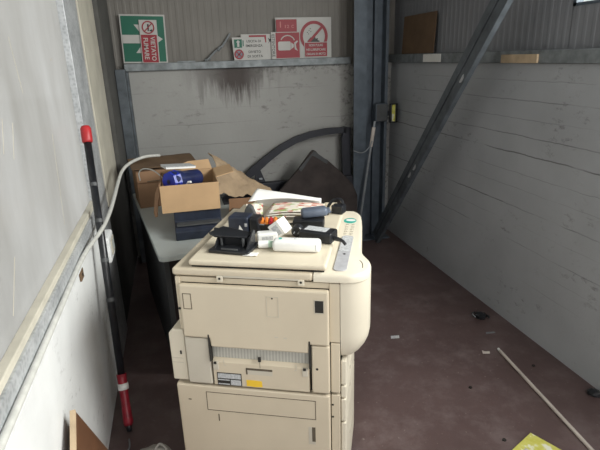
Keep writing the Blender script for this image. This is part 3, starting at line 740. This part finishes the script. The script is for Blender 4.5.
t = thing('brown_box', 'worn brown cardboard box at the desk\'s back left', 'cardboard box', (-.265, 3.19, DZ), (0, 0, R(8.8)))
MB().box(0, .38, 0, .30, 0, .225, .003).build('body', 'card_d', t)
MB().box(.0, .38, -.012, .0, .165, .235, .002).build('front_flap', 'card_d', t)
MB().box(.06, .14, -.0135, -.012, .17, .174).build('seam', 'line', t)
t = thing('flattened_carton', 'dark brown flattened carton lying on top of the brown box', 'carton', (-.265, 3.20, DZ + .2355), (0, 0, R(8.8)))
MB().grid(lambda a, b_: (-.02 + .42 * a, .05 + .28 * b_, .006 + .018 * b_ + .012 * noise.noise(Vector((a * 3, b_ * 2, 1)))), 16, 8).build('sheet', 'brownboard', t, False, .006)
t = thing('kraft_wrap', 'crumpled kraft paper sheet spilling right of the open box', 'wrapping paper', (.235, 2.98, DZ))
def kz(a, b_):
    base = .26 * (1 - a) ** 1.1 + .05; c = .022 * noise.noise(Vector((a * 4, b_ * 4, .3))) + .012 * noise.noise(Vector((a * 12, b_ * 11, 4)))
    return max(.002, base * (.30 + .70 * math.sin(math.pi * .5 * min(1, b_ * 1.3 + .05))) + c)
MB().grid(lambda a, b_: (-.03 + .36 * a + .015 * math.sin(b_ * 5), -.02 + .34 * b_ + .18 * a * (1 - b_) , kz(a, b_)), 26, 20).build('sheet', 'kraft', t, False, .003)
t = thing('torn_carton', 'low dark brown torn carton at the right of the desk', 'carton', (.25, 2.76, DZ), (0, 0, R(-6)))
MB().box(0, .19, 0, .2, 0, .004).box(0, .19, 0, .004, .004, .055).box(0, .19, .196, .2, .004, .075).box(0, .004, .004, .196, .004, .06).box(.186, .19, .004, .196, .004, .05).build('shell', 'card_d', t)
MB().prism([(0, 0), (.19, 0), (.17, .06), (.1, .04), (.02, .07)], 'y', -.002, .002, mat=Matrix.Translation((0, 0, .055)) @ Matrix.Rotation(R(60), 4, 'X')).build('flap', 'brownboard', t)
t = thing('black_cloth', 'bunched black cloth lying behind the torn dark carton', 'cloth', (.36, 3.22, DZ))
def cz(a, b_):
    r = math.hypot(a - .5, b_ - .5) * 2; return .002 + max(0, 1 - r) * .09 + max(0, .02 * noise.noise(Vector((a * 6, b_ * 6, 9))))
MB().grid(lambda a, b_: (.0 + (a - .5) * .22, (b_ - .5) * .24, cz(a, b_)), 18, 18).build('fabric', 'navy', t, True, .002)

# ------------------------------------------------------------------ car door, dark board, rod in the back corner
cd = thing('car_door', 'black car door with arched window frame leaning on back wall', 'car door', (0, 4.10, 0), (R(-4), 0, 0))
def band(pts, wds, y0, y1):
    m = MB(); P = [Vector((p[0], 0, p[1])) for p in pts]; O = []; I = []
    for i, p in enumerate(P):
        tt = (P[min(i + 1, len(P) - 1)] - P[max(i - 1, 0)]).normalized(); nn = Vector((-tt.z, 0, tt.x)) * wds[i] / 2
        O.append(p + nn); I.append(p - nn)
    rings = [[(o.x, y0, o.z), (o.x, y1, o.z), (i.x, y1, i.z), (i.x, y0, i.z)] for o, i in zip(O, I)]
    m.loft(rings); return m
arc = [(.50, .625), (.60, .70), (.72, .79), (.85, .875), (.98, .935), (1.12, .972), (1.25, .988), (1.37, .992), (1.43, .99)]
arc = [(x, z + .0) for x, z in arc]
band(arc, [.03, .07, .06, .055, .055, .055, .055, .05, .05], -.045, .0).build('window_frame', 'car', cd)
band([(1.445, 1.015), (1.425, .92), (1.425, .80), (1.43, .60)], [.06, .075, .075, .08], -.045, .0).build('rear_pillar', 'car', cd)
MB().prism([(.50, .625), (.52, .60), (1.47, .60), (1.47, .18), (1.38, .04), (.72, .04), (.60, .14), (.54, .40), (.50, .60)], 'y', -.09, .0, .01).build('door_shell', 'car', cd)
MB().prism([(.60, .50), (1.40, .52), (1.36, .24), (.68, .20)], 'y', -.10, -.0905, .003).build('inner_recess', 'board', cd)
MB().box(.64, .67, -.06, -.045, .625, .64, .003).build('mirror_stud', 'rodm', cd)
MB().prism([(.60, .60), (.70, .60), (.655, .72), (.62, .69)], 'y', -.03, -.015, .002).build('quarter_panel', 'car', cd)
bd = thing('dark_board', 'big black-brown panel with a pointed top leaning before the car door', 'panel', (0, 3.84, 0), (R(-4.5), 0, 0))
MB().prism([(1.035, .865), (1.055, .885), (1.075, .882), (1.13, .82), (1.175, .80), (1.28, .70), (1.39, .58), (1.43, .48), (1.42, .02), (1.36, .0), (.74, .0), (.66, .08), (.67, .44), (.77, .58), (.93, .74)], 'y', -.04, .0, .008).build('panel', 'board', bd)
MB().prism([(.93, .745), (.95, .72), (1.05, .845), (1.17, .765), (1.18, .79), (1.065, .878)], 'y', -.045, -.040).build('edge_trim', 'desk_dark', bd)
t = thing('thin_rod', 'thin grey metal rod standing against the corner column', 'rod')
MB().cyl((1.455, 3.93, .0), (1.632, 3.985, 1.07), .010, n=12).build('rod', 'rodm', t)
MB().cyl((1.597, 3.974, .86), (1.6235, 3.9824, 1.02), .014, .016, n=12).build('grip', 'rod', t)
t = thing('loose_cable', 'short thin white cable joining car door corner and rod', 'cable')
MB().tube([(1.455, 4.01, .83), (1.49, 3.99, .815), (1.53, 3.96, .82), (1.575, 3.955, .86), (1.60, 3.953, .91)], .005, 8).build('strand', 'rodm', t)

# ------------------------------------------------------------------ left side: pole, hose, socket, board, bag
t = thing('telescopic_pole', 'black telescopic pole with red ends leaning on left wall', 'pole')
A, B = Vector((-.345, 2.0, .012)), Vector((-.4035, 2.518, 1.325))
P_ = lambda k: A.lerp(B, k)
MB().cyl(P_(.16), P_(.95), .017, n=16).build('shaft', 'black', t, True)
MB().cyl(P_(.945), P_(1), .024, n=18, steps=[(0, .021), (.1, .024), (.85, .024), (1, .018)]).build('end_cap', 'red', t, True)
MB().cyl(P_(.02), P_(.185), .02, n=18, steps=[(0, .018), (.05, .022), (.15, .021), (.5, .019), (.9, .021), (1, .022)]).build('handle', 'red_d', t, True)
MB().cyl(P_(.135), P_(.155), .024, n=18).build('tape', 'white', t, True)
MB().cyl(P_(.0), P_(.03), .012, n=12).build('tip', 'black', t, True)
for k in (.42, .55, .68, .8): MB().cyl(P_(k), P_(k + .012), .0178, n=16).build('joint_ring', 'darkgrey', t)
t = thing('wire_hook', 'thin bent wire lying on the floor below the pole', 'wire')
MB().tube([(-.345, 1.955, .005), (-.34, 1.90, .006), (-.36, 1.86, .005), (-.40, 1.80, .005)], .0035, 8).build('strand', 'rodm', t)
t = thing('white_hose', 'long white hose running along the window sill to desk', 'hose')
hp = [(-.41, -.3, .873), (-.41, .4, .873), (-.41, 1.02, .873), (-.41, 1.5, .873), (-.408, 2.0, .874), (-.372, 2.30, .885), (-.355, 2.5, .905), (-.352, 2.75, .925), (-.350, 2.92, .945), (-.335, 3.1, .985), (-.29, 3.2, 1.014), (-.206, 3.3, 1.028), (-.117, 3.37, 1.018)]
MB().tube(hp, .0095, 12).build('tube', 'hose', t, True)
t = thing('socket_box', 'white wall socket box on the left wall beside pole', 'socket', (XL + .0045, 2.60, .70))
MB().box(0, .045, -.09, .075, -.065, .070, .012, 3).build('housing', 'white_trim', t)
q = MB().box(.045, .050, -.045, .05, -.035, .045, .003).build('cover', 'cream_g', t)
MB().box(.0502, .0512, -.02, .04, -.02, .035).build('socket_face', 'desk', q)
t = thing('small_bracket', 'tiny dark brown fixing on left wall below the hose', 'bracket', (XL + .0005, 2.0, .80))
MB().box(0, .008, -.028, .028, -.020, .020, .002).build('plate', 'brownboard', t)
MB().prism(circle(0, 0, .006, 10), 'x', .008, .011).build('screw', 'core', t)
t = thing('veneer_board', 'orange-brown board corner leaning against left wall near the bag', 'board', (0, 0, 0))
T = Matrix.Translation((-.330, 0.02, 0)) @ Matrix.Rotation(R(-7), 4, 'Y') @ Matrix.Diagonal((1, 1, 1.07, 1))
MB().prism([(1.41, .545), (1.20, .42), (.98, .0), (1.62, .0), (1.66, .10)], 'x', -.006, .006, mat=T).build('panel', 'orangewood', t)
MB().prism([(1.41, .548), (1.195, .424), (.975, .0), (.985, .0), (1.203, .418), (1.413, .54)], 'x', -.008, .008, mat=T).build('edge_strip', 'wood', t)
t = thing('crumpled_bag', 'crumpled grey-white plastic bag on the floor left of copier', 'bag', (-.235, 1.80, .001))
def bagring(k, n=20):
    z = .055 * k; r = .075 * math.sin(math.pi * (.18 + .80 * k)) + .004
    return [(r * math.cos(a) * (1 + .25 * noise.noise(Vector((math.cos(a) * 2, math.sin(a) * 2, k * 3)))), r * .8 * math.sin(a) * (1 + .3 * noise.noise(Vector((math.cos(a) * 2, math.sin(a) * 2, 5 + k * 3)))), z) for a in [i * 2 * math.pi / n for i in range(n)]]
MB().loft([bagring(k / 8) for k in range(9)]).build('bag_body', 'bag', t)
MB().tube([(.01, 0, .05), (.03, .02, .062), (.055, .0, .05), (.05, -.02, .03)], .005, 6).build('bag_handle', 'bag', t)

# ------------------------------------------------------------------ floor bits on the right
t = thing('floor_rod', 'long thin off-white rod lying on the floor at right', 'rod')
MB().cyl((1.632, 2.095, .0085), (1.530, 1.20, .0085), .0085, n=12).build('rod', 'rod', t)
MB().cyl((1.6345, 2.115, .0085), (1.6322, 2.0955, .0085), .0075, n=12).build('tip', 'white', t)
def lump(name, label, cat, x, y, s, mat, seed):
    t = thing(name, label, cat, (x, y, 0))
    def ring_(k, n=12):
        z = s * .55 * k; r = s * .5 * math.sin(math.pi * (.25 + .68 * k))
        return [(r * math.cos(a) * (1 + .7 * noise.noise(Vector((math.cos(a) * 2, math.sin(a) * 2, seed + k * 2)))), r * math.sin(a) * (1 + .7 * noise.noise(Vector((math.cos(a) * 2, math.sin(a) * 2, seed + 9 + k * 2)))), z) for a in [i * 2 * math.pi / n for i in range(n)]]
    MB().loft([ring_(k / 5) for k in range(6)]).build('lump', mat, t); return t
t = lump('cloth_ball', 'crumpled black rag ball on the floor near right wall', 'rag', 1.748, 2.465, .075, 'black', 1)
MB().tube([(-.035, .0, .01), (-.05, .015, .03), (-.03, .02, .035)], .006, 6).build('loose_end', 'black', t)
MB().tube([(.02, .02, .01), (.05, .0, .008), (.04, -.03, .01)], .006, 6).build('loose_end', 'black', t)
lump('rubber_piece', 'black rubber piece touching foot of the right wall', 'debris', 1.838, 1.645, .06, 'black', 4)
t = tag(MB().prism([(-.022, -.008), (.015, -.018), (.025, .0), (.0, .006), (-.01, .02)], 'z', 0, .003).build('paper_chip', 'rod'), 'small pale chip on the floor by the rod\'s far end', 'debris'); t.location = (1.555, 2.115, .0005)
t = tag(MB().prism([(-.03, -.012), (.02, -.018), (.03, .008), (-.02, .015)], 'z', 0, .002).build('paper_chip', 'grey_label'), 'flat greyish chip on dark floor right of copier', 'debris'); t.location = (1.14, 2.41, .0005)
t = tag(MB().prism([(-.03, -.006), (.03, -.010), (.03, .004), (-.02, .01)], 'z', 0, .002).build('paper_chip', 'ledge'), 'faint grey sliver on floor close to the right wall', 'debris'); t.location = (1.70, 2.29, .0005)
for i, (x, y) in enumerate(((1.30, 1.86), (1.72, 1.93), (1.24, 1.50))):
    t = tag(MB().prism([(k[0] * (1 + .3 * math.sin(j * 2.1)), k[1]) for j, k in enumerate(circle(0, 0, .008, 8))], 'z', 0, .005).build('pebble', 'core'),
            ('dark pebble on the open floor', 'dark pebble between floor rod and right wall', 'dark pebble left of the yellow booklet')[i], 'pebble', 'pebbles on the floor'); t.location = (x, y, .0003)
t = thing('yellow_booklet', 'yellow printed booklet lying on the floor by the rod', 'booklet', (1.316, 1.380, .0), (0, 0, R(25)))
MB().box(-.10, .10, -.085, .085, 0, .006, .001).build('pages', 'paper', t)
MB().box(-.101, .101, -.086, .086, .0061, .008).build('cover', 'yprint', t)
MB().box(-.06, .0, .03, .055, .0081, .0086).build('cover_print', 'grey_label', t)

# ------------------------------------------------------------------ outside
struct(MB().box(-30, XL - .13, -20, 30, -.12, -.05).box(XR + .15, 30, -20, 30, -.12, -.05).box(XL - .13, XR + .15, -20, Y0 - .01, -.12, -.05).build('ground', 'outside'))
t = thing('outside_building', 'pale building with red band seen hazily through left window', 'building', (-9.0, 14.0, -.05))
MB().box(-3, 0, -9, 9, 0, 2.4).build('wall', 'outwall', t)
MB().box(-.05, .03, -9, -1, 1.5, 1.9).build('red_band', 'outred', t)
MB().box(-3.2, .2, -9.2, 9.2, 2.4, 2.55).build('roof', 'ceiling', t)

# ------------------------------------------------------------------ light
wd = bpy.data.worlds.new('overcast'); C.world = wd; wd.use_nodes = True
bg = wd.node_tree.nodes['Background']; bg.inputs[0].default_value = (.96, .98, 1.0, 1); bg.inputs[1].default_value = 1.0
def area(name, loc, target, sx, sy, power, col=(1, 1, 1)):
    l = bpy.data.lights.new(name, 'AREA'); l.shape = 'RECTANGLE'; l.size = sx; l.size_y = sy; l.energy = power; l.color = col
    o = bpy.data.objects.new(name, l); C.collection.objects.link(o); o.location = loc
    o.rotation_euler = (Vector(target) - Vector(loc)).to_track_quat('-Z', 'Y').to_euler(); return o
area('window_daylight', (2.15, .55, 2.35), (.2, .95, .9), 2.6, .8, 185, (1, .975, .93))
area('added_fill', (1.1, -1.75, 1.5), (.6, 1.4, .9), 1.4, 1.6, 28, (1, .98, .95))  # unseen lamp added behind the viewer to brighten the copier

# ------------------------------------------------------------------ camera (recovered from the wall lines)
cam = bpy.data.cameras.new('camera'); co = bpy.data.objects.new('camera', cam); C.collection.objects.link(co)
cam.sensor_width = 36; cam.lens = 500.15 / 600 * 36; cam.clip_start = .02
pitch, roll, yaw = -.32405, -.031254, -.235964
rot = Matrix.Rotation(yaw, 4, 'Z') @ Matrix.Rotation(math.pi / 2 + pitch, 4, 'X') @ Matrix.Rotation(roll, 4, 'Z')
co.matrix_world = Matrix.Translation((0, 0, 1.6)) @ rot
C.camera = co
C.view_settings.view_transform = 'Standard'; C.view_settings.look = 'None'; C.view_settings.gamma = 1
C.view_settings.use_curve_mapping = False; C.view_settings.exposure = 0.0
